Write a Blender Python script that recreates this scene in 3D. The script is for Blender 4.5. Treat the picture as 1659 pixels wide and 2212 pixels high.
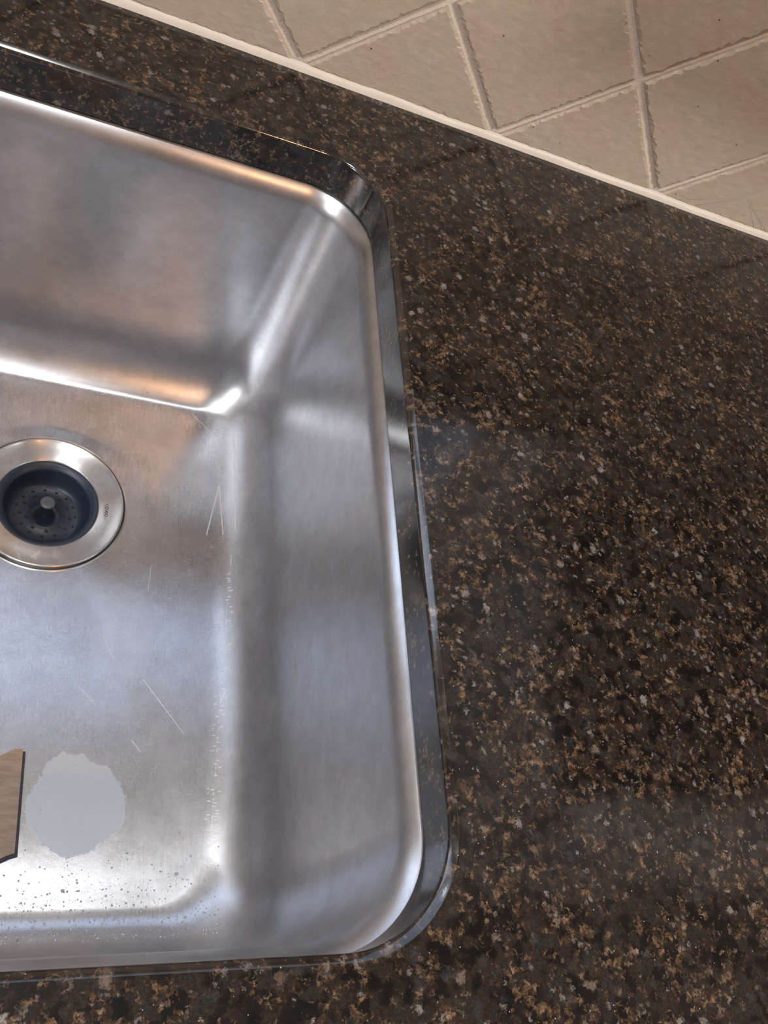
import bpy, bmesh, math, random
from mathutils import Vector, Matrix, noise

# ------------------------------------------------------------------ clear
for o in list(bpy.data.objects):
    bpy.data.objects.remove(o, do_unlink=True)
S = bpy.context.scene
COL = S.collection
ZC = 92.0                      # countertop height above the room floor, cm


def W3(x, y, z):               # scene centimetres (z = 0 on the countertop) -> metres
    return Vector((x / 100.0, y / 100.0, (z + ZC) / 100.0))


# ------------------------------------------------------------------ camera
cam_d = bpy.data.cameras.new('camera')
cam_d.sensor_fit = 'HORIZONTAL'
cam_d.sensor_width = 36.0
cam_d.lens = 1901.84 / 1659.0 * 36.0
cam_d.clip_start = 0.01
cam = bpy.data.objects.new('camera', cam_d)
RT = Matrix(((0.9090857910, -0.1465504253, -0.3899820476),
             (-0.0704838305, 0.8684889288, -0.4906719985),
             (0.4106032808, 0.4735503704, 0.7792015095)))
cam.matrix_world = Matrix.Translation(W3(-12.8338, -52.858, 32.8288)) @ RT.to_4x4()
COL.objects.link(cam)
S.camera = cam

# ------------------------------------------------------------------ colour
S.view_settings.view_transform = 'Standard'
S.view_settings.look = 'None'
S.view_settings.exposure = 0.0
S.view_settings.gamma = 1.0
S.view_settings.use_curve_mapping = False

# ------------------------------------------------------------------ sky seen through the window
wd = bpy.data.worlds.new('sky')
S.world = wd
wd.use_nodes = True
nt = wd.node_tree
bg = nt.nodes['Background']
tc = nt.nodes.new('ShaderNodeTexCoord')
sx = nt.nodes.new('ShaderNodeSeparateXYZ')
rp = nt.nodes.new('ShaderNodeValToRGB')
nt.links.new(tc.outputs['Generated'], sx.inputs[0])
nt.links.new(sx.outputs['Z'], rp.inputs[0])
rp.color_ramp.elements[0].position = 0.0
rp.color_ramp.elements[0].color = (0.74, 0.79, 0.89, 1)
rp.color_ramp.elements[1].position = 0.9
rp.color_ramp.elements[1].color = (0.56, 0.66, 0.86, 1)
nt.links.new(rp.outputs[0], bg.inputs[0])
# sky made stronger towards the left, added to brighten steel and granite reflections
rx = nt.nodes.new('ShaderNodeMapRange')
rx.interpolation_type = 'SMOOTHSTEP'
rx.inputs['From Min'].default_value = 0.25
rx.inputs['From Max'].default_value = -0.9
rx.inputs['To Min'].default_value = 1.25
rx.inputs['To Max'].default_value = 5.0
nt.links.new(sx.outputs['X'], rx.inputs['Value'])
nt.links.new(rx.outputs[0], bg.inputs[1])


# ------------------------------------------------------------------ lights (recessed ceiling lamps)
def lamp(name, x, y, z, r, power, col, spread=math.pi):
    l = bpy.data.lights.new(name, 'AREA')
    l.shape = 'DISK'
    l.size = 2 * r / 100.0
    l.energy = power
    l.color = col
    l.spread = spread
    o = bpy.data.objects.new(name, l)
    o.location = W3(x, y, z)
    COL.objects.link(o)
    return o


CEIL = 150.0
LAMPS = [
    (-26, -33, 5, 6.5, (1.0, 1.0, 1.0)),
    (40, -127, 5, 6.0, (1.0, 0.50, 0.22)),
    (125, -125, 8, 33, (1.0, 0.98, 0.96)),
    (-120, -150, 8, 32, (0.95, 0.97, 1.0)),
]
for (x, y, r, p, c) in LAMPS:
    lamp('lamp_light', x, y, CEIL - 1.0, r, p, c)
portal = bpy.data.lights.new('window_portal', 'AREA')
portal.shape = 'RECTANGLE'
portal.size = 1.23
portal.size_y = 0.82
portal.cycles.is_portal = True
po = bpy.data.objects.new('window_portal', portal)
po.location = W3(-23.5, 3, 71)
po.rotation_euler = (math.radians(-90), 0, 0)
COL.objects.link(po)


# ------------------------------------------------------------------ helpers
def tag(o, label=None, cat=None, group=None, kind=None):
    if label: o['label'] = label
    if cat: o['category'] = cat
    if group: o['group'] = group
    if kind: o['kind'] = kind
    return o


def empty(name, x, y, z):
    o = bpy.data.objects.new(name, None)
    o.empty_display_size = 0.02
    o.location = W3(x, y, z)
    COL.objects.link(o)
    return o


def mesh(name, verts, faces, mat, parent=None, origin=(0, 0, 0), smooth=False, sharp=None, uvs=None):
    """verts in scene cm; origin in scene cm; parent must be unrotated."""
    og = W3(*origin)
    me = bpy.data.meshes.new(name)
    me.from_pydata([W3(*v) - og for v in verts], [], faces)
    me.update()
    if mat: me.materials.append(mat)
    if smooth:
        me.polygons.foreach_set('use_smooth', [True] * len(me.polygons))
        if sharp: me.set_sharp_from_angle(angle=math.radians(sharp))
    if uvs:
        ul = me.uv_layers.new(name='UVMap')
        for lp in me.loops:
            ul.data[lp.index].uv = uvs[lp.vertex_index]
    o = bpy.data.objects.new(name, me)
    COL.objects.link(o)
    place(o, og, parent)
    return o


def place(o, og, parent):
    if parent:
        o.parent = parent
        p = parent
        acc = Vector((0, 0, 0))
        while p:
            acc += p.location
            p = p.parent
        o.location = og - acc
    else:
        o.location = og


def boxvf(x0, x1, y0, y1, z0, z1, vs=None, fs=None):
    vs = [] if vs is None else vs
    fs = [] if fs is None else fs
    b = len(vs)
    for z in (z0, z1):
        for (x, y) in ((x0, y0), (x1, y0), (x1, y1), (x0, y1)):
            vs.append((x, y, z))
    for f in ((0, 3, 2, 1), (4, 5, 6, 7), (0, 1, 5, 4), (1, 2, 6, 5), (2, 3, 7, 6), (3, 0, 4, 7)):
        fs.append(tuple(b + i for i in f))
    return vs, fs


def box(name, x0, x1, y0, y1, z0, z1, mat, parent=None, origin=None, bevel=0):
    vs, fs = boxvf(x0, x1, y0, y1, z0, z1)
    if origin is None: origin = ((x0 + x1) / 2, (y0 + y1) / 2, z0)
    o = mesh(name, vs, fs, mat, parent, origin)
    if bevel:
        bm = bmesh.new(); bm.from_mesh(o.data)
        bmesh.ops.bevel(bm, geom=bm.edges[:], offset=bevel / 100.0, segments=2, profile=0.5, affect='EDGES')
        bm.to_mesh(o.data); bm.free()
    return o


def lathe(name, cx, cy, prof, mat, parent=None, origin=None, n=96, sharp=40, close=False):
    """prof: list of (r, z)."""
    vs, fs = [], []
    for (r, z) in prof:
        for i in range(n):
            a = 2 * math.pi * i / n
            vs.append((cx + r * math.cos(a), cy + r * math.sin(a), z))
    m = len(prof)
    for k in range(m - 1):
        for i in range(n):
            j = (i + 1) % n
            fs.append((k * n + i, k * n + j, (k + 1) * n + j, (k + 1) * n + i))
    if close:
        fs.append(tuple((m - 1) * n + i for i in range(n)))
    return mesh(name, vs, fs, mat, parent, origin or (cx, cy, prof[0][1]), True, sharp)


# ------------------------------------------------------------------ node helpers
class NT:
    def __init__(self, name):
        self.m = bpy.data.materials.new(name)
        self.m.use_nodes = True
        self.t = self.m.node_tree
        self.b = self.t.nodes['Principled BSDF']

    def n(self, typ, **kw):
        nd = self.t.nodes.new(typ)
        for k, v in kw.items(): setattr(nd, k, v)
        return nd

    def set(self, sock, v):
        if isinstance(v, bpy.types.NodeSocket): self.t.links.new(v, sock)
        elif v is not None:
            if isinstance(v, (tuple, list)) and len(v) == 3 and sock.type == 'RGBA': v = (*v, 1)
            sock.default_value = v

    def math(self, op, a, b=None, c=None, clamp=False):
        nd = self.n('ShaderNodeMath', operation=op, use_clamp=clamp)
        self.set(nd.inputs[0], a); self.set(nd.inputs[1], b)
        if c is not None: self.set(nd.inputs[2], c)
        return nd.outputs[0]

    def vmath(self, op, a, b=None):
        nd = self.n('ShaderNodeVectorMath', operation=op)
        self.set(nd.inputs[0], a)
        if b is not None:
            if op == 'SCALE': self.set(nd.inputs['Scale'], b)
            else: self.set(nd.inputs[1], b)
        return nd.outputs['Value'] if op in ('LENGTH', 'DOT_PRODUCT', 'DISTANCE') else nd.outputs[0]

    def pos(self):            # centimetres, scene frame
        g = self.n('ShaderNodeNewGeometry')
        s = self.vmath('SCALE', g.outputs['Position'], 100.0)
        return self.vmath('SUBTRACT', s, (0, 0, ZC))

    def map(self, vec, scale=(1, 1, 1), rot=(0, 0, 0), loc=(0, 0, 0)):
        nd = self.n('ShaderNodeMapping')
        self.set(nd.inputs['Vector'], vec)
        nd.inputs['Scale'].default_value = scale
        nd.inputs['Rotation'].default_value = rot
        nd.inputs['Location'].default_value = loc
        return nd.outputs[0]

    def noise(self, vec, scale, detail=3, rough=0.55, out='Fac', dist=0.0):
        nd = self.n('ShaderNodeTexNoise')
        self.set(nd.inputs['Vector'], vec)
        nd.inputs['Scale'].default_value = scale
        nd.inputs['Detail'].default_value = detail
        nd.inputs['Roughness'].default_value = rough
        nd.inputs['Distortion'].default_value = dist
        return nd.outputs[out]

    def vor(self, vec, scale, feature='F1', out='Color', rand=1.0, dim='3D'):
        nd = self.n('ShaderNodeTexVoronoi', feature=feature)
        nd.voronoi_dimensions = dim
        self.set(nd.inputs['Vector'], vec)
        nd.inputs['Scale'].default_value = scale
        nd.inputs['Randomness'].default_value = rand
        return nd.outputs[out]

    def ramp(self, fac, stops, interp='LINEAR'):
        nd = self.n('ShaderNodeValToRGB')
        cr = nd.color_ramp
        cr.interpolation = interp
        while len(cr.elements) < len(stops): cr.elements.new(0.5)
        for e, (p, c) in zip(cr.elements, stops):
            e.position = p
            if not isinstance(c, (tuple, list)): c = (c, c, c)
            e.color = (*c, 1)
        self.set(nd.inputs[0], fac)
        return nd.outputs[0]

    def mix(self, fac, a, b, mode='MIX'):
        nd = self.n('ShaderNodeMix', data_type='RGBA', blend_type=mode)
        self.set(nd.inputs[0], fac)
        self.set(nd.inputs[6], a); self.set(nd.inputs[7], b)
        return nd.outputs[2]

    def sep(self, v):
        nd = self.n('ShaderNodeSeparateXYZ'); self.set(nd.inputs[0], v)
        return nd.outputs

    def comb(self, x, y, z):
        nd = self.n('ShaderNodeCombineXYZ')
        for s, v in zip(nd.inputs, (x, y, z)): self.set(s, v)
        return nd.outputs[0]

    def bump(self, h, strength, dist, normal=None):
        nd = self.n('ShaderNodeBump')
        nd.inputs['Strength'].default_value = strength
        nd.inputs['Distance'].default_value = dist
        self.set(nd.inputs['Height'], h)
        if normal is not None: self.set(nd.inputs['Normal'], normal)
        return nd.outputs[0]

    def out(self, **kw):
        for k, v in kw.items():
            self.set(self.b.inputs[k.replace('_', ' ')], v)
        return self.m


def sstep(N, v, a, b):
    nd = N.n('ShaderNodeMapRange', interpolation_type='SMOOTHSTEP')
    N.set(nd.inputs['Value'], v)
    nd.inputs['From Min'].default_value = a
    nd.inputs['From Max'].default_value = b
    return nd.outputs[0]


def plain(name, col, rough=0.6, metal=0.0, var=0.06, scale=0.3):
    N = NT(name)
    f = N.noise(N.pos(), scale, 4)
    c = N.mix(f, tuple(v * (1 - var) for v in col), tuple(min(1, v * (1 + var)) for v in col))
    return N.out(Base_Color=c, Roughness=rough, Metallic=metal)


# ------------------------------------------------------------------ materials
def granite(edge=False):
    N = NT('sealed_granite_edge' if edge else 'polished_brown_granite')
    p = N.pos()
    w1 = N.vmath('SCALE', N.vmath('SUBTRACT', N.noise(p, 2.2, 3, 0.6, 'Color'), (0.5, 0.5, 0.5)), 0.55)
    w2 = N.vmath('SCALE', N.vmath('SUBTRACT', N.noise(p, 9.0, 2, 0.6, 'Color'), (0.5, 0.5, 0.5)), 0.16)
    q = N.vmath('ADD', N.vmath('ADD', p, w1), w2)
    # dark ground of interlocking crystals
    cg = N.sep(N.vor(q, 2.4, 'SMOOTH_F1'))
    g1 = N.noise(q, 1.3, 7, 0.68)
    gmix = N.math('ADD', N.math('MULTIPLY', cg[0], 0.45), N.math('MULTIPLY', g1, 0.55))
    ground = N.ramp(gmix, [(0.28, (0.0040, 0.0042, 0.0044)), (0.42, (0.010, 0.0080, 0.0070)),
                           (0.52, (0.026, 0.0175, 0.0135)), (0.62, (0.016, 0.0165, 0.0150)),
                           (0.72, (0.036, 0.026, 0.020))])
    cl = N.noise(p, 0.42, 4, 0.65)
    cl2 = N.noise(N.vmath('ADD', p, (37, 11, 5)), 0.6, 3, 0.6)
    # brown / gold flecks, ragged and gathered in clumps
    nb = N.noise(N.vmath('ADD', q, (5, 3, 9)), 2.6, 7, 0.70)
    mb = N.math('ADD', nb, N.math('MULTIPLY', N.math('SUBTRACT', cl, 0.5), 0.45))
    mb = sstep(N, mb, 0.53, 0.63)
    cb = N.noise(N.vmath('ADD', q, (50, 3, 9)), 3.0, 5, 0.65)
    brown = N.ramp(cb, [(0.30, (0.028, 0.0165, 0.011)), (0.45, (0.070, 0.040, 0.023)),
                        (0.53, (0.150, 0.090, 0.048)), (0.60, (0.23, 0.155, 0.100)), (0.70, (0.30, 0.23, 0.18))])
    c = N.mix(N.math('MULTIPLY', mb, 0.75), ground, brown)
    # blue-grey feldspar plates
    vf = N.vmath('ADD', N.vmath('ADD', q, N.vmath('SCALE', w1, 0.8)), (13, 5, 2))
    cf = N.sep(N.vor(vf, 1.7))
    mf = N.math('MULTIPLY', N.math('GREATER_THAN', cf[0], 0.88), sstep(N, N.vor(vf, 1.7, 'F1', 'Distance'), 0.55, 0.25))
    c = N.mix(N.math('MULTIPLY', mf, 0.35), c, (0.045, 0.050, 0.053))
    # pale grains, sparse and soft edged
    w3 = N.vmath('SCALE', N.vmath('SUBTRACT', N.noise(p, 4.0, 5, 0.75, 'Color'), (0.5, 0.5, 0.5)), 0.75)
    for (sc, th, amt, off) in ((1.7, 0.90, 0.60, 3.0), (3.2, 0.86, 0.50, 21.0)):
        vp = N.vmath('ADD', N.vmath('ADD', p, w3), (off, 17, 8))
        cp = N.sep(N.vor(vp, sc))
        mp = N.math('GREATER_THAN', N.math('ADD', cp[0], N.math('MULTIPLY', N.math('SUBTRACT', cl2, 0.5), 0.9)), th)
        mp = N.math('MULTIPLY', mp, sstep(N, N.vor(vp, sc, 'F1', 'Distance'), 0.46, 0.22))
        pale = N.ramp(cp[1], [(0.0, (0.13, 0.085, 0.055)), (0.5, (0.20, 0.155, 0.125)), (1.0, (0.30, 0.275, 0.26))])
        c = N.mix(N.math('MULTIPLY', mp, amt), c, pale)
    # soft mottling inside grains
    fine = N.noise(q, 9, 4, 0.7)
    c = N.mix(1.0, c, N.ramp(fine, [(0.3, 0.42), (0.7, 1.4)]), 'MULTIPLY')
    # tiny glittering flakes
    fl = N.sep(N.vor(p, 6.0))
    sp = N.math('LESS_THAN', N.vor(p, 6.0, 'F1', 'Distance'), 0.16)
    mk = N.math('MULTIPLY', N.math('GREATER_THAN', fl[0], 0.965), sp)
    c = N.mix(N.math('MULTIPLY', mk, 0.7), c, (0.5, 0.49, 0.49))
    # long faint swell of the polish, old water film
    h = N.noise(p, 0.25, 2, 0.5)
    film = N.noise(N.map(p, (0.5, 1, 1)), 0.12, 3, 0.6)
    r = N.math('ADD', 0.05, N.math('MULTIPLY', film, 0.12))
    return N.out(Base_Color=c, Roughness=r, IOR=1.85 if edge else 1.48, Normal=N.bump(h, 0.08, 0.002))


def steel(name, sink=True):
    N = NT(name)
    p = N.pos()
    geo = N.n('ShaderNodeNewGeometry')
    nrm = geo.outputs['Normal']
    nz = N.sep(nrm)[2]
    flat = sstep(N, nz, 0.90, 0.985)
    P = N.sep(p)
    # grain runs round the bowl on the walls, front to back on the bottom
    hor = N.vmath('NORMALIZE', N.vmath('CROSS_PRODUCT', nrm, (0.0001, 0.0002, 1)))
    tan = N.mix(flat, hor, (0, 1, 0))
    g = N.sep(hor)
    along = N.math('ADD', N.math('MULTIPLY', P[0], g[0]), N.math('MULTIPLY', P[1], g[1]))
    wallv = N.comb(N.math('MULTIPLY', along, 0.35), N.math('MULTIPLY', P[2], 16), 0)
    floorv = N.comb(N.math('MULTIPLY', P[1], 0.35), N.math('MULTIPLY', P[0], 16), 3)
    gw = N.noise(wallv, 1.0, 3, 0.7)
    gf = N.noise(floorv, 1.0, 3, 0.7)
    grain = N.mix(flat, gw, gf)
    blot = N.noise(p, 0.22, 5, 0.6)
    blot2 = N.noise(N.vmath('ADD', p, (9, 4, 2)), 1.3, 4, 0.6)
    rough = N.math('ADD', N.math('ADD', N.math('SUBTRACT', 0.31, N.math('MULTIPLY', flat, 0.08)), N.math('MULTIPLY', grain, 0.09)), N.math('MULTIPLY', N.math('SUBTRACT', blot, 0.5), 0.16))
    col = N.mix(blot, (0.54, 0.545, 0.57), (0.62, 0.625, 0.65))
    gfine = N.mix(flat, N.noise(N.comb(N.math('MULTIPLY', along, 0.8), N.math('MULTIPLY', P[2], 30), 0), 1.0, 4, 0.75),
                  N.noise(N.comb(N.math('MULTIPLY', P[1], 0.8), N.math('MULTIPLY', P[0], 30), 3), 1.0, 4, 0.75))
    col = N.mix(0.6, col, N.mix(1.0, col, N.ramp(gfine, [(0.3, 0.82), (0.7, 1.14)]), 'MULTIPLY'))
    cloud = N.noise(N.vmath('ADD', p, (70, 4, 2)), 0.6, 6, 0.7)
    col = N.mix(1.0, col, N.ramp(cloud, [(0.32, 0.90), (0.68, 1.09)]), 'MULTIPLY')
    metal = 1.0
    aniso = N.math('ADD', 0.66, N.math('MULTIPLY', flat, 0.14))
    onfloor = N.math('MULTIPLY', flat, N.math('LESS_THAN', P[2], -15.0))
    # ---- dried-water patch near the front
    d0 = N.vmath('MULTIPLY', N.vmath('SUBTRACT', p, (-6.45, -40.95, -24)), (1 / 2.62, 1 / 3.05, 0))
    wob = N.math('MULTIPLY', N.math('SUBTRACT', N.noise(p, 0.45, 2, 0.5), 0.5), 0.55)
    wob2 = N.math('MULTIPLY', N.math('SUBTRACT', N.noise(p, 3.5, 4, 0.7), 0.5), 0.22)
    dd = N.math('ADD', N.math('ADD', N.vmath('LENGTH', d0), wob), wob2)
    patch = N.math('MULTIPLY', sstep(N, dd, 1.03, 1.0), onfloor)
    # general cloudy film on the bottom, front half
    film = N.math('MULTIPLY', sstep(N, P[1], -22.0, -44.0), N.ramp(blot2, [(0.35, 0.0), (0.7, 1.0)]))
    film = N.math('MULTIPLY', N.math('MULTIPLY', film, onfloor), 0.22)
    # ---- fine random scratches
    scr = None
    for k, (ang, sc, off) in enumerate([(0.35, 1.0, 0), (-0.6, 0.8, 7), (1.2, 0.7, 13), (0.8, 1.6, 29), (-1.1, 1.5, 3), (0.1, 1.4, 57)]):
        v = N.map(p, (0.5 * sc, 9 * sc, 1), (0, 0, ang), (off, off, 0))
        vd = N.vor(v, 1.0, 'F1', 'Distance', dim='2D')
        vc = N.sep(N.vor(v, 1.0, dim='2D'))
        s = N.math('MULTIPLY', N.math('LESS_THAN', vd, 0.06), N.math('GREATER_THAN', vc[0], 0.60))
        scr = s if scr is None else N.math('MAXIMUM', scr, s)
    scr = N.math('MULTIPLY', N.math('MULTIPLY', scr, onfloor), N.ramp(N.noise(p, 0.35, 2), [(0.38, 0.0), (0.6, 0.75)]))

    # ---- single scratches and rubbed lines, (x0, y0, x1, y1, half width)
    def seg(x0, y0, x1, y1, hw, amt):
        ax = N.vmath('SUBTRACT', N.vmath('MULTIPLY', p, (1, 1, 0)), (x0, y0, 0))
        L2 = (x1 - x0) ** 2 + (y1 - y0) ** 2
        t = N.math('MULTIPLY', N.vmath('DOT_PRODUCT', ax, (x1 - x0, y1 - y0, 0)), 1 / L2, clamp=True)
        near = N.vmath('SCALE', N.comb(x1 - x0, y1 - y0, 0), t)
        d = N.vmath('LENGTH', N.vmath('SUBTRACT', ax, near))
        return N.math('MULTIPLY', sstep(N, d, hw, hw * 0.4), amt)
    for s in [(0.85, -21.5, 1.7, -17.1, 0.06, .7), (1.7, -17.1, 2.05, -21.3, 0.05, .7),
              (2.75, -12.3, 2.9, -21.0, 0.045, .6), (-3.0, -32.9, -0.2, -36.4, 0.035, .8),
              (-5.8, -30.0, -5.0, -31.6, 0.04, .6), (-3.5, -36.9, -2.9, -37.6, 0.035, 1.0),
              (2.1, -34.2, 2.5, -33.2, 0.04, 1.0), (-3.0, -24.5, -3.1, -26.5, 0.03, .5),
              (-0.6, -10.9, 0.9, -12.3, 0.04, .6), (-7.0, -33.6, -6.0, -34.6, 0.05, .5)]:
        scr = N.math('MAXIMUM', scr, seg(*s))
    # ---- ticks across the line where the bottom starts to turn up on the right
    xl = N.math('ADD', 1.85, N.math('MULTIPLY', N.math('ADD', P[1], 40.0), 0.048))
    dx = N.math('ABSOLUTE', N.math('SUBTRACT', P[0], xl))
    tc_ = N.comb(N.math('ADD', N.math('MULTIPLY', P[0], 1.3), N.math('MULTIPLY', P[1], 0.10)), N.math('MULTIPLY', P[1], 4.2), 0)
    tv = N.vor(tc_, 1.0, dim='2D')
    td = N.vor(tc_, 1.0, 'F1', 'Distance', dim='2D')
    tick = N.math('MULTIPLY', N.math('LESS_THAN', td, 0.17), N.math('GREATER_THAN', N.sep(tv)[0], 0.30))
    tick = N.math('MULTIPLY', tick, sstep(N, dx, 0.55, 0.25))
    line = N.math('MULTIPLY', N.math('LESS_THAN', dx, 0.03), N.ramp(N.noise(p, 2.5, 3), [(0.52, 0.0), (0.58, 0.8)]))
    tick = N.math('MAXIMUM', tick, line)
    tick = N.math('MULTIPLY', tick, N.math('MULTIPLY', sstep(N, P[1], -21.5, -23.0), sstep(N, P[1], -43.0, -41.5)))
    tick = N.math('MULTIPLY', tick, N.math('LESS_THAN', P[2], -15.0))
    scr = N.math('MAXIMUM', scr, N.math('MULTIPLY', tick, 0.8))
    # ---- small dark dents, drawn out along the grain on the walls
    dv = N.comb(N.math('MULTIPLY', along, 0.7), N.math('MULTIPLY', P[2], 2.0), 0)
    dn = N.vor(dv, 1.0, 'F1', 'Distance')
    dc = N.sep(N.vor(dv, 1.0))
    dent = N.math('MULTIPLY', N.math('LESS_THAN', dn, 0.055), N.math('GREATER_THAN', dc[0], 0.5))
    dent = N.math('MULTIPLY', dent, N.math('SUBTRACT', 1.0, flat))
    dent = N.math('MULTIPLY', dent, N.math('LESS_THAN', P[2], -4.5))
    col = N.mix(N.math('MULTIPLY', dent, 0.45), col, (0.12, 0.12, 0.13))
    # ---- specks on the floor
    sv = N.vor(p, 0.9, 'F1', 'Distance')
    sc_ = N.sep(N.vor(p, 0.9))
    speck = N.math('MULTIPLY', N.math('LESS_THAN', sv, 0.05), N.math('GREATER_THAN', sc_[0], 0.6))
    speck = N.math('MULTIPLY', speck, onfloor)
    col = N.mix(N.math('MULTIPLY', speck, 0.5), col, (0.2, 0.2, 0.21))
    # combine
    col = N.mix(film, col, (0.62, 0.65, 0.70))
    col = N.mix(N.math('MULTIPLY', patch, 0.85), col, (0.74, 0.80, 0.88))
    col = N.mix(scr, col, (0.95, 0.95, 0.97))
    metal = N.math('SUBTRACT', 1.0, N.math('MAXIMUM', N.math('MULTIPLY', patch, 0.80),
                                             N.math('MAXIMUM', N.math('MULTIPLY', scr, 0.55), N.math('MULTIPLY', film, 0.6))))
    rough = N.math('ADD', rough, N.math('ADD', N.math('MULTIPLY', patch, 0.2), N.math('MULTIPLY', scr, 0.25)))
    h = N.math('MULTIPLY', grain, 0.5)
    nb = N.bump(N.math('ADD', h, N.math('MULTIPLY', cloud, 1.5)), 0.14, 0.00025)
    return N.out(Base_Color=col, Metallic=metal, Roughness=rough, Anisotropic=aniso, Anisotropic_Rotation=0.25, Tangent=tan, Normal=nb)


def ring_steel():
    N = NT('turned_steel')
    p = N.pos()
    rel = N.vmath('MULTIPLY', N.vmath('SUBTRACT', p, (-10.3, -20.5, 0)), (1, 1, 0))
    tan = N.vmath('NORMALIZE', N.vmath('CROSS_PRODUCT', (0, 0, 1), rel))
    r = N.vmath('LENGTH', rel)
    g = N.noise(N.comb(N.math('MULTIPLY', r, 22), 0, 0), 1.0, 2, 0.6)
    b = N.noise(p, 1.1, 4, 0.6)
    col = N.mix(b, (0.56, 0.55, 0.55), (0.70, 0.69, 0.68))
    stain = N.ramp(N.noise(N.vmath('ADD', p, (4, 4, 0)), 1.6, 4, 0.6), [(0.56, 0.0), (0.60, 1.0)])
    rough = N.math('ADD', 0.30, N.math('ADD', N.math('MULTIPLY', g, 0.06), N.math('MULTIPLY', stain, 0.10)))
    return N.out(Base_Color=N.mix(N.math('MULTIPLY', stain, 0.3), col, (0.45, 0.43, 0.42)), Metallic=1.0,
                 Roughness=rough, Anisotropic=0.85, Anisotropic_Rotation=0.25, Tangent=tan)


def tile_mat():
    N = NT('beige_stone_tile')
    p = N.pos()
    oi = N.n('ShaderNodeObjectInfo').outputs['Random']
    q = N.vmath('ADD', p, N.comb(N.math('MULTIPLY', oi, 55), 0, N.math('MULTIPLY', oi, 31)))
    a = N.noise(q, 0.28, 5, 0.6)
    c = N.ramp(a, [(0.3, (0.46, 0.350, 0.285)), (0.45, (0.485, 0.385, 0.315)), (0.55, (0.455, 0.385, 0.295)), (0.7, (0.50, 0.425, 0.34))])
    b = N.noise(N.map(q, (0.7, 1, 2.0), (0, 0.5, 0)), 1.3, 4, 0.65)
    c = N.mix(1.0, c, N.ramp(b, [(0.3, 0.92), (0.5, 1.0), (0.72, 1.10)]), 'MULTIPLY')
    # pale veins
    v = N.noise(N.vmath('ADD', q, (0, 0, 7)), 0.42, 5, 0.62, dist=0.6)
    vein = N.math('MULTIPLY', sstep(N, N.math('ABSOLUTE', N.math('SUBTRACT', v, 0.5)), 0.012, 0.0), sstep(N, b, 0.45, 0.62))
    c = N.mix(N.math('MULTIPLY', vein, 0.55), c, (0.55, 0.46, 0.37))
    # pin holes
    pd = N.vor(q, 0.85, 'F1', 'Distance')
    pc = N.sep(N.vor(q, 0.85))
    pit = N.math('MULTIPLY', N.math('LESS_THAN', pd, 0.055), N.math('GREATER_THAN', pc[0], 0.6))
    c = N.mix(N.math('MULTIPLY', pit, 0.85), c, (0.05, 0.035, 0.025))
    return N.out(Base_Color=c, Roughness=N.math('ADD', 0.42, N.math('MULTIPLY', b, 0.2)),
                 Normal=N.bump(N.noise(q, 2.2, 4, 0.6), 0.18, 0.002))


def grout_mat():
    N = NT('cream_grout')
    p = N.pos()
    a = N.noise(p, 1.2, 4, 0.6)
    c = N.mix(a, (0.68, 0.60, 0.52), (0.78, 0.70, 0.61))
    return N.out(Base_Color=c, Roughness=0.85, Normal=N.bump(N.noise(p, 6, 4, 0.6), 0.3, 0.003))


def caulk_mat():
    N = NT('cream_caulk')
    p = N.pos()
    a = N.noise(p, 0.8, 3, 0.6)
    c = N.mix(a, (0.56, 0.50, 0.42), (0.66, 0.60, 0.51))
    return N.out(Base_Color=c, Roughness=0.42)


def basket_mat():
    N = NT('slate_silicone')
    p = N.pos()
    c = N.mix(N.noise(p, 1.2, 3), (0.017, 0.026, 0.046), (0.025, 0.036, 0.060))
    return N.out(Base_Color=c, Roughness=0.42)


def sheet_mat():
    N = NT('tan_fibre_sheet')
    p = N.pos()
    v = N.map(p, (0.5, 2.2, 1), (0, 0, math.radians(-32)))
    a = N.noise(v, 1.6, 4, 0.6, dist=0.7)
    v2 = N.map(p, (0.6, 2.4, 1), (0, 0, math.radians(30)))
    b = N.noise(v2, 1.2, 3, 0.6, dist=0.6)
    c = N.ramp(a, [(0.3, (0.36, 0.25, 0.18)), (0.5, (0.46, 0.345, 0.26)), (0.7, (0.60, 0.47, 0.38))])
    c = N.mix(0.5, c, N.ramp(b, [(0.35, (0.38, 0.275, 0.20)), (0.65, (0.58, 0.45, 0.36))]))
    return N.out(Base_Color=c, Roughness=0.6)


M = {
    'granite': granite(), 'steel': steel('brushed_steel'), 'ring': ring_steel(), 'tile': tile_mat(),
    'grout': grout_mat(), 'caulk': caulk_mat(), 'basket': basket_mat(), 'sheet': sheet_mat(),
    'sheet_edge': plain('dark_sheet_edge', (0.045, 0.042, 0.055), 0.6),
    'black': plain('black_hole', (0.003, 0.004, 0.006), 0.5),
    'knob': plain('worn_grey_knob', (0.085, 0.085, 0.095), 0.35, 0.0, 0.35, 2.5),
    'etch': plain('etched_mark', (0.07, 0.055, 0.05), 0.5),
    'paint': plain('wall_paint', (0.56, 0.50, 0.44), 0.8),
    'ceiling': plain('ceiling_paint', (0.78, 0.78, 0.78), 0.85),
    'white': plain('white_trim_paint', (0.72, 0.72, 0.72), 0.4),
    'floorwood': plain('wood_floor', (0.16, 0.09, 0.05), 0.4, 0, 0.3),
    'wood': plain('honey_stained_wood', (0.36, 0.19, 0.11), 0.4, 0, 0.25),
    'cabinet': plain('greige_cabinet_paint', (0.46, 0.42, 0.39), 0.35, 0, 0.04),
    'dark': plain('dark_trim', (0.03, 0.03, 0.03), 0.5),
}
gl = NT('window_glass')
gl.out(Base_Color=(1, 1, 1), Roughness=0.0, IOR=1.45, Transmission_Weight=1.0)
M['glass'] = gl.m
wt = NT('water')
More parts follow.
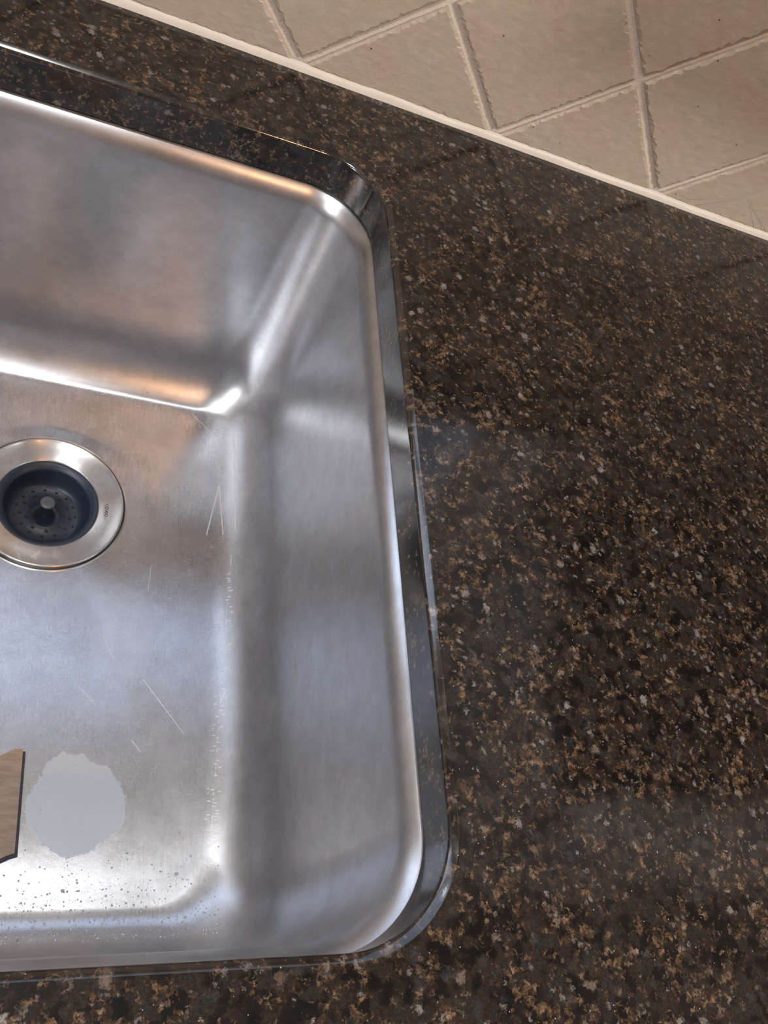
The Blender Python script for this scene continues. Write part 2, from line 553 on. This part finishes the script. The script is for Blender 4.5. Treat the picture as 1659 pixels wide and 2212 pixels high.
wt.out(Base_Color=(0.95, 0.97, 1.0), Roughness=0.12, IOR=1.4, Metallic=0.25, Transmission_Weight=0.35)
M['water'] = wt.m
em = NT('lamp_glow')
em.out(Base_Color=(0.9, 0.9, 0.9), Roughness=0.5)

# ------------------------------------------------------------------ room shell
RX0, RX1, RY0 = -190.0, 230.0, -330.0
WX0, WX1, WZ0, WZ1 = -85.0, 38.0, 30.0, 112.0       # window opening
GY = 0.32                                            # grout plane behind the tile faces

vs, fs = boxvf(RX0 - 10, RX1 + 10, RY0 - 10, 10, -ZC - 5, -ZC)
tag(mesh('floor', vs, fs, M['floorwood'], origin=(0, -160, -ZC)), kind='structure')
vs, fs = boxvf(RX0 - 10, RX1 + 10, RY0 - 10, 10, CEIL, CEIL + 5)
tag(mesh('ceiling', vs, fs, M['ceiling'], origin=(0, -160, CEIL)), kind='structure')
vs, fs = boxvf(RX0 - 10, RX0, RY0 - 10, 10, -ZC, CEIL)
tag(mesh('wall_left', vs, fs, M['paint'], origin=(RX0, -160, -ZC)), kind='structure')
vs, fs = boxvf(RX1, RX1 + 10, RY0 - 10, 10, -ZC, CEIL)
tag(mesh('wall_right', vs, fs, M['paint'], origin=(RX1, -160, -ZC)), kind='structure')
vs, fs = boxvf(RX0, RX1, RY0 - 10, RY0, -ZC, CEIL)
tag(mesh('wall_front', vs, fs, M['wood'], origin=(0, RY0, -ZC)), kind='structure')
# back wall with the window opening; its face is the grout bed of the tiles
vs, fs = [], []
boxvf(RX0, WX0, GY, 12, -ZC, CEIL, vs, fs)
boxvf(WX1, RX1, GY, 12, -ZC, CEIL, vs, fs)
boxvf(WX0, WX1, GY, 12, -ZC, WZ0, vs, fs)
boxvf(WX0, WX1, GY, 12, WZ1, CEIL, vs, fs)
wall = tag(mesh('wall_back', vs, fs, M['grout'], origin=(0, 0, 0)), kind='structure')


# ---- tiles: square stone tiles set on the diagonal
HD, TZ0 = 7.2, 0.32           # half diagonal of one module, height of the lowest crossings
rnd = random.Random(5)


def clip(poly, ax, lim, keep_gt):
    out = []
    for i in range(len(poly)):
        a, b = poly[i], poly[(i + 1) % len(poly)]
        ia = (a[ax] > lim) == keep_gt
        ib = (b[ax] > lim) == keep_gt
        if ia: out.append(a)
        if ia != ib:
            t = (lim - a[ax]) / (b[ax] - a[ax])
            out.append((a[0] + t * (b[0] - a[0]), a[1] + t * (b[1] - a[1])))
    return out


def tile_mesh(poly, seed, step=0.22, fine=True):
    """poly: convex (x, z) list, counter-clockwise seen from the front."""
    r = random.Random(seed)
    area = sum(a[0] * b[1] - b[0] * a[1] for a, b in zip(poly, poly[1:] + poly[:1]))
    if area < 0: poly = poly[::-1]
    n = len(poly)
    outer, inner = [], []
    for i in range(n):
        p0, a, b, p3 = poly[i - 1], poly[i], poly[(i + 1) % n], poly[(i + 2) % n]
        L = math.hypot(b[0] - a[0], b[1] - a[1])
        if L < 0.05: continue
        tx, tz = (b[0] - a[0]) / L, (b[1] - a[1]) / L
        nx, nz = -tz, tx
        def cot(u, v, w):      # cotangent of half the interior angle at v
            ax, az, bx, bz = u[0] - v[0], u[1] - v[1], w[0] - v[0], w[1] - v[1]
            an = math.acos(max(-1, min(1, (ax * bx + az * bz) / (math.hypot(ax, az) * math.hypot(bx, bz)))))
            return 1 / math.tan(an / 2)
        ca, cb = cot(p0, a, b), cot(a, b, p3)
        cl_ = lambda t, w: min(max(t, w * ca), L - w * cb) if w * (ca + cb) < L else L * ca / (ca + cb)
        k = max(2, int(L / (step if fine else 3.0)))
        for j in range(k):
            t = j / k * L
            jo = abs(noise.noise(Vector((t * 0.7, seed * 1.7, i * 9.1)))) * 0.06
            ji = 0.19 + 0.14 * noise.noise(Vector((t * 2.2, seed * 3.1, i * 5.3))) + r.uniform(-0.10, 0.10) if fine else 0.17
            if not fine: jo = 0
            ji = max(ji, 0.04)
            if t < 0.56 * max(ca, 1) or L - t < 0.56 * max(cb, 1): ji, jo = 0.18, 0.03
            to, ti = cl_(t, jo), cl_(t, jo + ji)
            outer.append((a[0] + tx * to + nx * jo, a[1] + tz * to + nz * jo))
            inner.append((a[0] + tx * ti + nx * (jo + ji), a[1] + tz * ti + nz * (jo + ji)))
    return outer, inner


def add_tile(poly, seed, fine):
    outer, inner = tile_mesh(poly, seed, fine=fine)
    m = len(outer)
    if m < 3: return
    cx = sum(p[0] for p in poly) / len(poly); cz = sum(p[1] for p in poly) / len(poly)
    tilt = Vector((rnd.uniform(-1, 1) * 0.004, rnd.uniform(-1, 1) * 0.004))
    dy = rnd.uniform(-0.02, 0.02)
    vs = []
    for (x, z) in outer: vs.append((x, GY + 0.03, z))
    for (x, z) in outer: vs.append((x, 0.10 + dy, z))
    for (x, z) in inner: vs.append((x, dy + (x - cx) * tilt[0] + (z - cz) * tilt[1], z))
    fs = []
    for a in (0, m):
        for i in range(m):
            j = (i + 1) % m
            fs.append((a + i, a + j, a + m + j, a + m + i))
    vs.append((cx, dy, cz))
    for i in range(m):
        fs.append((2 * m + i, 2 * m + (i + 1) % m, 3 * m))
    o = mesh('tile', vs, fs, M['tile'], wall, (cx, 0, cz))
    return o


seed = 0
for mm in range(-14, 26):
    for nn in range(0, 8):
        if (mm + nn) % 2 == 0: continue
        cx, cz = HD * mm, TZ0 + HD * nn
        g = HD - 0.34
        poly = [(cx, cz - g), (cx + g, cz), (cx, cz + g), (cx - g, cz)]
        poly = clip(poly, 1, 0.18, True)
        zmax = 28.6 if cx < WX1 + 6 else 45.0
        if nn == 0: poly = [(cx + g, cz), (cx, cz + g), (cx - g, cz)]
        if poly: poly = clip(poly, 1, zmax, False)
        if len(poly) < 3: continue
        if cx > WX1 + 6 and cz + g > 28.6: poly = clip(poly, 0, WX1 + 6.2, True)
        if len(poly) < 3: continue
        w = max(p[0] for p in poly) - min(p[0] for p in poly)
        hgt = max(p[1] for p in poly) - min(p[1] for p in poly)
        if w < 1.2 or hgt < 0.8: continue
        seed += 1
        add_tile(poly, seed, -16 < cx < 40 and cz < 24)

# plaster above the tiles
vs, fs = [], []
boxvf(RX0, WX0 - 6, 0.0, GY + .02, 28.8, CEIL, vs, fs)
boxvf(WX0 - 6, WX1 + 6, 0.0, GY + .02, WZ1 + 6, CEIL, vs, fs)
mesh('plaster', vs, fs, M['paint'], wall, (0, 0, 32))

# ---- caulk bead along the joint
vs, fs = [], []
prof = [(0.10, 0.46), (-0.05, 0.42), (-0.15, 0.31), (-0.22, 0.19), (-0.27, 0.08), (-0.30, 0.012), (0.10, 0.005)]
xs = [-100 + i * 0.8 for i in range(int(230 / 0.8))]
for x in xs:
    k = 1 + 0.16 * noise.noise(Vector((x * 0.10, 3, 0))) + 0.07 * noise.noise(Vector((x * 0.5, 9, 0)))
    kz = 1 + 0.22 * noise.noise(Vector((x * 0.23, 17, 0)))
    for (y, z) in prof:
        vs.append((x, y * k if y < 0 else y, z * kz if z > 0.02 else z))
m = len(prof)
for i in range(len(xs) - 1):
    for j in range(m - 1):
        fs.append((i * m + j, i * m + j + 1, (i + 1) * m + j + 1, (i + 1) * m + j))
tag(mesh('trim_1', vs, fs, M['caulk'], origin=(0, 0, 0), smooth=True, sharp=60), kind='structure',
    label='cream caulk bead along the joint of tiled wall and countertop')

# ---- window
win = empty('window_1', (WX0 + WX1) / 2, 6, WZ0)
win['kind'] = 'structure'
vs, fs = [], []
boxvf(WX0 - 6, WX1 + 6, -1.2, 0.2, WZ1, WZ1 + 6, vs, fs)
boxvf(WX0 - 6, WX0, -1.2, 0.2, WZ0, WZ1, vs, fs)
boxvf(WX1, WX1 + 6, -1.2, 0.2, WZ0, WZ1, vs, fs)
mesh('window_casing', vs, fs, M['white'], win, (0, 0, WZ0))
vs, fs = [], []
boxvf(WX0, WX1, 5, 9, WZ0, WZ0 + 4, vs, fs)
boxvf(WX0, WX1, 5, 9, WZ1 - 4, WZ1, vs, fs)
boxvf(WX0, WX0 + 4, 5, 9, WZ0 + 4, WZ1 - 4, vs, fs)
boxvf(WX1 - 4, WX1, 5, 9, WZ0 + 4, WZ1 - 4, vs, fs)
boxvf(-25.5, -21.5, 5, 9, WZ0 + 4, WZ1 - 4, vs, fs)
mesh('window_frame', vs, fs, M['white'], win, (0, 7, WZ0))
box('window_sill', WX0 - 6, WX1 + 6, -2.5, 9, WZ0 - 1.2, WZ0 + 0.2, M['white'], win)
box('pane', WX0 + 3.5, -25, 6.8, 7.2, WZ0 + 3.5, WZ1 - 3.5, M['glass'], win)
box('pane', -22, WX1 - 3.5, 6.8, 7.2, WZ0 + 3.5, WZ1 - 3.5, M['glass'], win)

# ------------------------------------------------------------------ recessed ceiling lamps
names = ['white recessed ceiling lamp over the sink', 'amber recessed ceiling lamp behind the sink front right',
         'warm recessed ceiling lamp over the right countertop', 'warm recessed ceiling lamp at the far left of the room']
for (x, y, r, p, c), lab in zip(LAMPS, names):
    t = tag(empty('ceiling_lamp', x, y, CEIL), lab, 'lamp')
    lathe('trim_ring', x, y, [(r + 2.0, CEIL), (r + 1.8, CEIL - 0.7), (r + 0.4, CEIL - 1.0), (r + 0.3, CEIL - 0.2)],
          M['white'], t, (x, y, CEIL), 48)

# ------------------------------------------------------------------ wall cabinets right of the window
UX0, UX1, UY, UZ0, UZ1 = 44.5, 224.0, -33.0, 45.5, 135.0
nd_ = 4
wdt = (UX1 - UX0) / nd_
for k in range(nd_):
    a, b = UX0 + k * wdt + 0.05, UX0 + (k + 1) * wdt - 0.05
    cb_ = tag(empty('wall_cabinet', (a + b) / 2, UY / 2, UZ0),
              ['painted wall cabinet beside the window, first to its right', 'painted wall cabinet, second to the right of the window',
               'painted wall cabinet, third to the right of the window', 'painted wall cabinet in the corner at the far right'][k],
              'cabinet', 'wall cabinets over the countertop')
    box('carcass', a, b, UY, 0, UZ0, UZ1, M['cabinet'], cb_)
    dr = box('door', a + 0.3, b - 0.3, UY - 2.0, UY, UZ0 + 0.5, UZ1 - 0.5, M['cabinet'], cb_, bevel=0.3)
    box('handle', a + 3, a + 4, UY - 4.2, UY - 2.0, UZ0 + 5, UZ0 + 17, M['dark'], dr, bevel=0.3)

# ------------------------------------------------------------------ bowl outline
XL, XR, YF, YB = -26.6, 5.87, -51.33, -6.9
NS, NCN = 18, 18


def outline(o, rk=0.42):
    """rounded rectangle inset by o, same number of points for every o."""
    pts = []
    x0, x1, y0, y1 = XL + o, XR - o, YF + o, YB - o
    rb = max(4.2 - rk * o, 0.6) if o >= 0 else 4.2 - o
    rf = max(5.0 - rk * o, 0.6) if o >= 0 else 5.0 - o
    cs = [(x1, y1, rb, 0), (x0, y1, rb, 1), (x0, y0, rf, 2), (x1, y0, rf, 3)]
    arcs = []
    for (cx, cy, r, q) in cs:
        sx_ = -1 if q in (0, 3) else 1
        sy_ = -1 if q in (0, 1) else 1
        ccx, ccy = cx + sx_ * r, cy + sy_ * r
        arcs.append([(ccx + r * math.cos(math.pi / 2 * (q + i / NCN)), ccy + r * math.sin(math.pi / 2 * (q + i / NCN)))
                     for i in range(NCN + 1)])
    for k in range(4):
        a = arcs[k]; b = arcs[(k + 1) % 4]
        pts += a
        p, q = a[-1], b[0]
        for i in range(1, NS):
            t = i / NS
            pts.append((p[0] + (q[0] - p[0]) * t, p[1] + (q[1] - p[1]) * t))
    return pts


def rings(levels):
    vs, fs = [], []
    n = None
    for lv in levels:
        pts, z = lv
        n = len(pts)
        for i, (x, y) in enumerate(pts):
            vs.append((x, y, z[i] if isinstance(z, list) else z))
    for k in range(len(levels) - 1):
        for i in range(n):
            j = (i + 1) % n
            fs.append((k * n + i, (k + 1) * n + i, (k + 1) * n + j, k * n + j))
    return vs, fs


# ------------------------------------------------------------------ countertop with cutout
CX0, CX1, CY0, CY1 = -110.0, 150.0, -62.0, 0.15
TH = 2.62
base = outline(0.0)
ctrx, ctry = -10.3, -29.0


def rayrect(p):
    dx, dy = p[0] - ctrx, p[1] - ctry
    t = min([(c - ctrx) / dx for c in (CX0, CX1) if dx and (c - ctrx) / dx > 0] +
            [(c - ctry) / dy for c in (CY0, CY1) if dy and (c - ctry) / dy > 0])
    return (ctrx + dx * t, ctry + dy * t)


outer = [rayrect(p) for p in base]
for c in ((CX0, CY0), (CX1, CY0), (CX1, CY1), (CX0, CY1)):
    k = min(range(len(outer)), key=lambda i: (outer[i][0] - c[0]) ** 2 + (outer[i][1] - c[1]) ** 2)
    outer[k] = c
lv = [(outer, -TH), (outer, 0.0)]
for t in (0.5,):
    lv.append(([(b[0] + (a[0] - b[0]) * 0.12, b[1] + (a[1] - b[1]) * 0.12) for a, b in zip(outer, base)], 0.0))
BV = 0.34
for (oo, zz) in ((-0.05, 0.0), (0.0, -0.004), (0.02, -0.013), (0.22, -0.130), (0.262, -0.158), (0.300, -0.20),
                 (0.330, -0.245), (0.339, -0.30), (BV, -0.37)):
    lv.append((outline(oo), zz))
lv.append((outline(BV, .42), -TH + 0.03))
lv.append((outline(BV - 0.03, .42), -TH))
lv.append((outer, -TH))
vs, fs = rings(lv)
ct = mesh('countertop', vs, fs, M['granite'], origin=(0, -31, 0), smooth=True, sharp=30)
ct.data.materials.append(granite(True))
nr = len(outline(0))
for pf in ct.data.polygons:            # the eased, sealed edge of the cutout
    if 4 <= pf.index // nr <= 11: pf.material_index = 1
tag(ct, 'polished dark brown speckled granite countertop with rounded sink cutout below the tiled wall', 'countertop')

# ------------------------------------------------------------------ base cabinets under the countertop
bl = ['painted base cabinet left of the sink cabinet', 'open backed sink base cabinet with two doors holding the bowl',
      'painted base cabinet right of the sink cabinet', 'painted base cabinet at the right end of the countertop']
for (a, b), lab in zip([(-109, -50), (-49.9, 29.9), (30, 89.9), (90, 149)], bl):
    cb_ = tag(empty('base_cabinet', (a + b) / 2, -30, -ZC), lab, 'cabinet', 'base cabinets under the countertop')
    if a == -49.9:
        vs, fs = [], []
        boxvf(a, a + 1.8, -58, -0.5, -ZC, -TH - 1.2, vs, fs)
        boxvf(b - 1.8, b, -58, -0.5, -ZC, -TH - 1.2, vs, fs)
        boxvf(a + 1.8, b - 1.8, -58, -0.5, -ZC + 8, -ZC + 10, vs, fs)
        mesh('carcass', vs, fs, M['cabinet'], cb_, ((a + b) / 2, -30, -ZC))
        halves = [(a, (a + b) / 2), ((a + b) / 2, b)]
    else:
        box('carcass', a, b, -58, -0.5, -ZC, -TH - 0.1, M['cabinet'], cb_)
        halves = [(a, b)]
    for (p, q) in halves:
        dr = box('door', p + 0.3, q - 0.3, -60, -58, -ZC + 9, -TH - 1.0, M['cabinet'], cb_, bevel=0.3)
        box('handle', q - 5, q - 4, -62, -60, -22, -10, M['dark'], dr, bevel=0.3)

# ------------------------------------------------------------------ undermount bowl
DEP = 24.0
DCX, DCY, DR = -10.3, -20.5, 4.9
snk = tag(empty('kitchen_sink', -10.3, -29, -DEP - 0.5),
          'brushed stainless steel undermount sink bowl set below the granite cutout', 'sink')
lv = []
ZT = -TH - 0.02
lv.append((outline(-2.2), ZT))
lv.append((outline(-0.3), ZT))
RS = -0.42
lv.append((outline(RS), ZT - 0.01))
RR = 1.35
for i in range(1, 9):
    a = math.radians(90 * i / 8)
    lv.append((outline(RS + RR * math.sin(a)), ZT - 0.01 - RR * (1 - math.cos(a))))
o1 = RS + RR
zt = ZT - 0.02 - RR
FR = 3.6
zb = -DEP + FR
TP = 0.15
for i in range(1, 8):
    t = i / 7
    lv.append((outline(o1 + TP * t), zt + (zb - zt) * t))
o2 = o1 + TP
for i in range(1, 17):
    a = math.radians(90 * i / 16)
    lv.append((outline(o2 + FR * (1 - math.cos(a))), zb - FR * math.sin(a)))
flo = outline(o2 + FR)
circ = []
for (x, y) in flo:
    a = math.atan2(y - DCY, x - DCX)
    circ.append((DCX + (DR + 0.45) * math.cos(a), DCY + (DR + 0.45) * math.sin(a)))
for i in range(1, 13):
    t = i / 12
    pts, zz = [], []
    for p, q in zip(flo, circ):
        pts.append((p[0] + (q[0] - p[0]) * t, p[1] + (q[1] - p[1]) * t))
        d = math.hypot(p[0] - q[0], p[1] - q[1])
        zz.append(-DEP - 0.018 * d * t * t * (1.5 - 0.5 * t) - 0.0)
    lv.append((pts, zz))
zd = -DEP - 0.20
vs, fs = rings(lv)
# level the rim of the drain
n = len(flo)
for k in range(3):
    for i in range(n):
        idx = len(vs) - n * (k + 1) + i
        x, y, z = vs[idx]
        vs[idx] = (x, y, z + ((zd - 0.02) - z) * (1 - k / 3.0))
sink_mesh = mesh('bowl', vs, fs, M['steel'], snk, (-10.3, -29, -DEP), smooth=True, sharp=50)
# recessed drain seat and pipe
zr = zd - 0.02
lathe('drain_seat', DCX, DCY, [(DR + 0.47, zr), (DR + 0.42, zr + 0.03), (DR + 0.36, zr + 0.03), (DR + 0.30, zr - 0.04),
                               (DR + 0.27, zr - 0.5), (3.6, zr - 0.7), (3.4, zr - 1.2), (3.3, zr - 6)],
      M['ring'], snk, (DCX, DCY, zr), 128, 40)

# ------------------------------------------------------------------ strainer
strn = tag(empty('sink_strainer', DCX, DCY, zr), 'round steel rimmed sink strainer with slate blue basket over the drain', 'strainer')
Z0 = zr + 0.02
R1 = DR + 0.20
lathe('flange', DCX, DCY, [(R1 - 0.02, Z0 - 0.25), (R1, Z0 - 0.02), (R1 + .01, Z0 + 0.10), (R1 - 0.03, Z0 + 0.17), (R1 - 0.10, Z0 + 0.19),
                           (R1 - 0.17, Z0 + 0.16), (R1 - 0.24, Z0 + 0.10), (R1 - 0.8, Z0 + 0.03), (4.0, Z0 - 0.04),
                           (3.48, Z0 - 0.10), (3.42, Z0 - 0.14), (3.38, Z0 - 0.22), (3.38, Z0 - 0.6)],
      M['ring'], strn, (DCX, DCY, Z0), 160, 50)
ZB = Z0 - 2.1
bk = lathe('basket', DCX, DCY, [(3.39, Z0 - 0.20), (3.34, Z0 - 0.17), (3.22, Z0 - 0.19), (3.05, Z0 - 0.30), (2.98, Z0 - 0.38),
                                (2.90, Z0 - 0.42), (2.84, Z0 - 0.6), (2.72, Z0 - 1.3), (2.52, ZB + 0.28), (2.25, ZB + 0.06), (1.9, ZB),
                                (0.98, ZB), (0.94, ZB + 0.05), (0.88, ZB + 0.05), (0.84, ZB), (0.5, ZB)],
           M['basket'], strn, (DCX, DCY, Z0), 96, 55)
kn = lathe('knob', DCX, DCY, [(0.72, ZB), (0.66, ZB + 0.15), (0.52, ZB + 0.5), (0.42, ZB + 1.0), (0.40, ZB + 1.5), (0.44, ZB + 1.75),
                              (0.50, ZB + 1.86), (0.505, ZB + 1.92)], M['basket'], strn, (DCX, DCY, ZB), 48, 60)
lathe('knob_cap', DCX, DCY, [(0.505, ZB + 1.92), (0.49, ZB + 1.98), (0.42, ZB + 2.02), (0.2, ZB + 2.03), (0.1, ZB + 2.03)], M['knob'], kn,
      (DCX, DCY, ZB + 1.92), 48, 60, True)
hm = None
for (r, cnt, ph) in ((1.25, 8, 0.2), (1.68, 12, 0.0), (2.1, 16, 0.1)):
    for i in range(cnt):
        a = ph + 2 * math.pi * i / cnt
        hx, hy = DCX + r * math.cos(a), DCY + r * math.sin(a)
        hz = ZB + (0.006 if r < 1.9 else 0.035)
        if hm is None:
            o = lathe('drain_hole', hx, hy, [(0.115, hz), (0.10, hz + 0.012), (0.08, hz + 0.004)], M['black'], bk, (hx, hy, hz), 14, 60, True)
            hm = o.data
        else:
            o = bpy.data.objects.new('drain_hole', hm)
            COL.objects.link(o)
            place(o, W3(hx, hy, hz), bk)


# engraved oval mark on the flange
def flange_z(r):
    return Z0 + 0.03 + (r - (R1 - 0.8)) / (R1 - 0.8 - 4.0) * 0.07


def text_mark(body, cx, cy, size, rot, z, name, parent, depth=0.006):
    cu = bpy.data.curves.new('t', 'FONT')
    cu.body = body
    cu.size = size / 100.0
    cu.extrude = depth / 200.0
    cu.offset = 0.00012
    cu.align_x = 'CENTER'; cu.align_y = 'CENTER'
    cu.space_character = 1.25
    tmp = bpy.data.objects.new('t', cu)
    COL.objects.link(tmp)
    dg = bpy.context.evaluated_depsgraph_get()
    me = bpy.data.meshes.new_from_object(tmp.evaluated_get(dg))
    bpy.data.objects.remove(tmp, do_unlink=True)
    me.transform(Matrix.Rotation(rot, 4, 'Z'))
    me.materials.clear(); me.materials.append(M['etch'])
    o = bpy.data.objects.new(name, me)
    COL.objects.link(o)
    place(o, W3(cx, cy, z), parent)
    return o


mx, my = DCX + 3.98, DCY - 0.12
mz = flange_z(math.hypot(mx - DCX, my - DCY)) + 0.022
vs, fs = [], []
for i in range(56):
    a = 2 * math.pi * i / 56
    for s in (1.0, 0.94):
        vs.append((mx + 0.245 * s * math.cos(a), my + 0.60 * (s * 1.0 + 0.015 if s < 1 else 1) * math.sin(a), mz))
for i in range(56):
    j = (i + 1) % 56
    fs.append((2 * i, 2 * j, 2 * j + 1, 2 * i + 1))
flange = bpy.data.objects['flange']
mesh('engraved_oval', vs, fs, M['etch'], flange, (mx, my, mz))
text_mark('OXO', mx, my, 0.33, math.radians(90), mz, 'engraved_letters', flange)

# ------------------------------------------------------------------ thin tan sheet in the bowl
outl = [(-9.85, -37.80), (-9.58, -43.72)]
low = [(-10.0, -43.85), (-10.5, -44.10), (-11.0, -44.42), (-12.0, -44.6), (-13.4, -44.2), (-15.2, -44.0)]
top = [(-15.4, -37.5), (-14.2, -37.6), (-13.0, -38.2), (-12.0, -38.55), (-11.1, -38.30), (-10.6, -38.0), (-10.25, -37.84)]
poly = outl + low + top
SZ = -DEP - 0.02


def slab(name, poly, z0, z1, mat, parent, origin, dx=0, dy=0):
    n = len(poly)
    vs = [(x + dx, y + dy, z0) for (x, y) in poly] + [(x + dx, y + dy, z1) for (x, y) in poly]
    fs = [tuple(range(n)), tuple(range(2 * n - 1, n - 1, -1))]
    for i in range(n):
        j = (i + 1) % n
        fs.append((j, i, n + i, n + j))
    return mesh(name, vs, fs, mat, parent, origin)


sh = tag(empty('tan_sheet', -12.5, -41, SZ), 'flat tan fibrous sheet with dark edge lying at left end of pale water stain', 'sheet')
slab('backing', poly, SZ + 0.0, SZ + 0.24, M['sheet_edge'], sh, (-12.5, -41, SZ), 0.17, -0.14)
slab('face', poly, SZ + 0.24, SZ + 0.32, M['sheet'], sh, (-12.5, -41, SZ + .24))

# ------------------------------------------------------------------ water droplets on the sink bottom
from mathutils.bvhtree import BVHTree
bvh = BVHTree.FromPolygons([v.co + sink_mesh.location + snk.location for v in sink_mesh.data.vertices],
                           [tuple(p.vertices) for p in sink_mesh.data.polygons])


def bowl_z(x, y):
    hit = bvh.ray_cast(W3(x, y, -5), Vector((0, 0, -1)))
    return hit[0].z * 100 - ZC


rd = random.Random(11)
vs, fs = [], []


def drop(x, y, z, r, h):
    b = len(vs)
    n = 7
    ph = rd.random() * 6
    sx_, sy_ = rd.uniform(0.75, 1.2), rd.uniform(0.75, 1.2)
    for (k, zz) in ((1.0, 0.0), (0.86, 0.55), (0.45, 0.92)):
        for i in range(n):
            a = ph + 2 * math.pi * i / n
            vs.append((x + r * k * sx_ * math.cos(a), y + r * k * sy_ * math.sin(a), z + h * zz))
    vs.append((x, y, z + h))
    for q in range(2):
        for i in range(n):
            j = (i + 1) % n
            fs.append((b + q * n + i, b + q * n + j, b + (q + 1) * n + j, b + (q + 1) * n + i))
    for i in range(n):
        fs.append((b + 2 * n + i, b + 2 * n + (i + 1) % n, b + 3 * n))


def floor_z(x, y, r=0.05):
    # resting height that clears the metal all round a small drop
    return max(bowl_z(x + a_, y + b_) for a_, b_ in ((1.3 * r, 0), (-1.3 * r, 0), (0, 1.3 * r), (0, -1.3 * r), (-r, -r), (r, r), (-r, r), (r, -r), (0, 0)))


cnt = 0
while cnt < 1100:
    x = rd.uniform(-14, 2.2)
    y = -48.6 + abs(rd.gauss(0, 2.0)) + 0.2
    if y > -42.5: continue
    dpx = math.hypot((x + 6.45) / 2.62, (y + 40.95) / 3.05)
    if dpx < 1.06: continue
    if x < -9.4 and y > -44.6: continue
    r = rd.choice((0.016, 0.02, 0.026, 0.034, 0.045, 0.06)) * rd.uniform(0.8, 1.2)
    if rd.random() < 0.03: r *= 1.9
    drop(x, y, floor_z(x, y, r) + 0.003, r, r * 0.8)
    cnt += 1
for i in range(150):
    x, y = rd.uniform(-14, 3.5), rd.uniform(-44, -10)
    if math.hypot(x - DCX, y - DCY) < 5.8: continue
    if x < -9.4 and -45 < y < -37: continue
    r = rd.uniform(0.02, 0.04)
    drop(x, y, floor_z(x, y, r) + 0.003, r, 0.03)
tag(mesh('water_droplets', vs, fs, M['water'], origin=(-6, -44, -DEP), smooth=True),
    'tiny clear droplets scattered over the front of the sink bottom', 'water', kind='stuff')
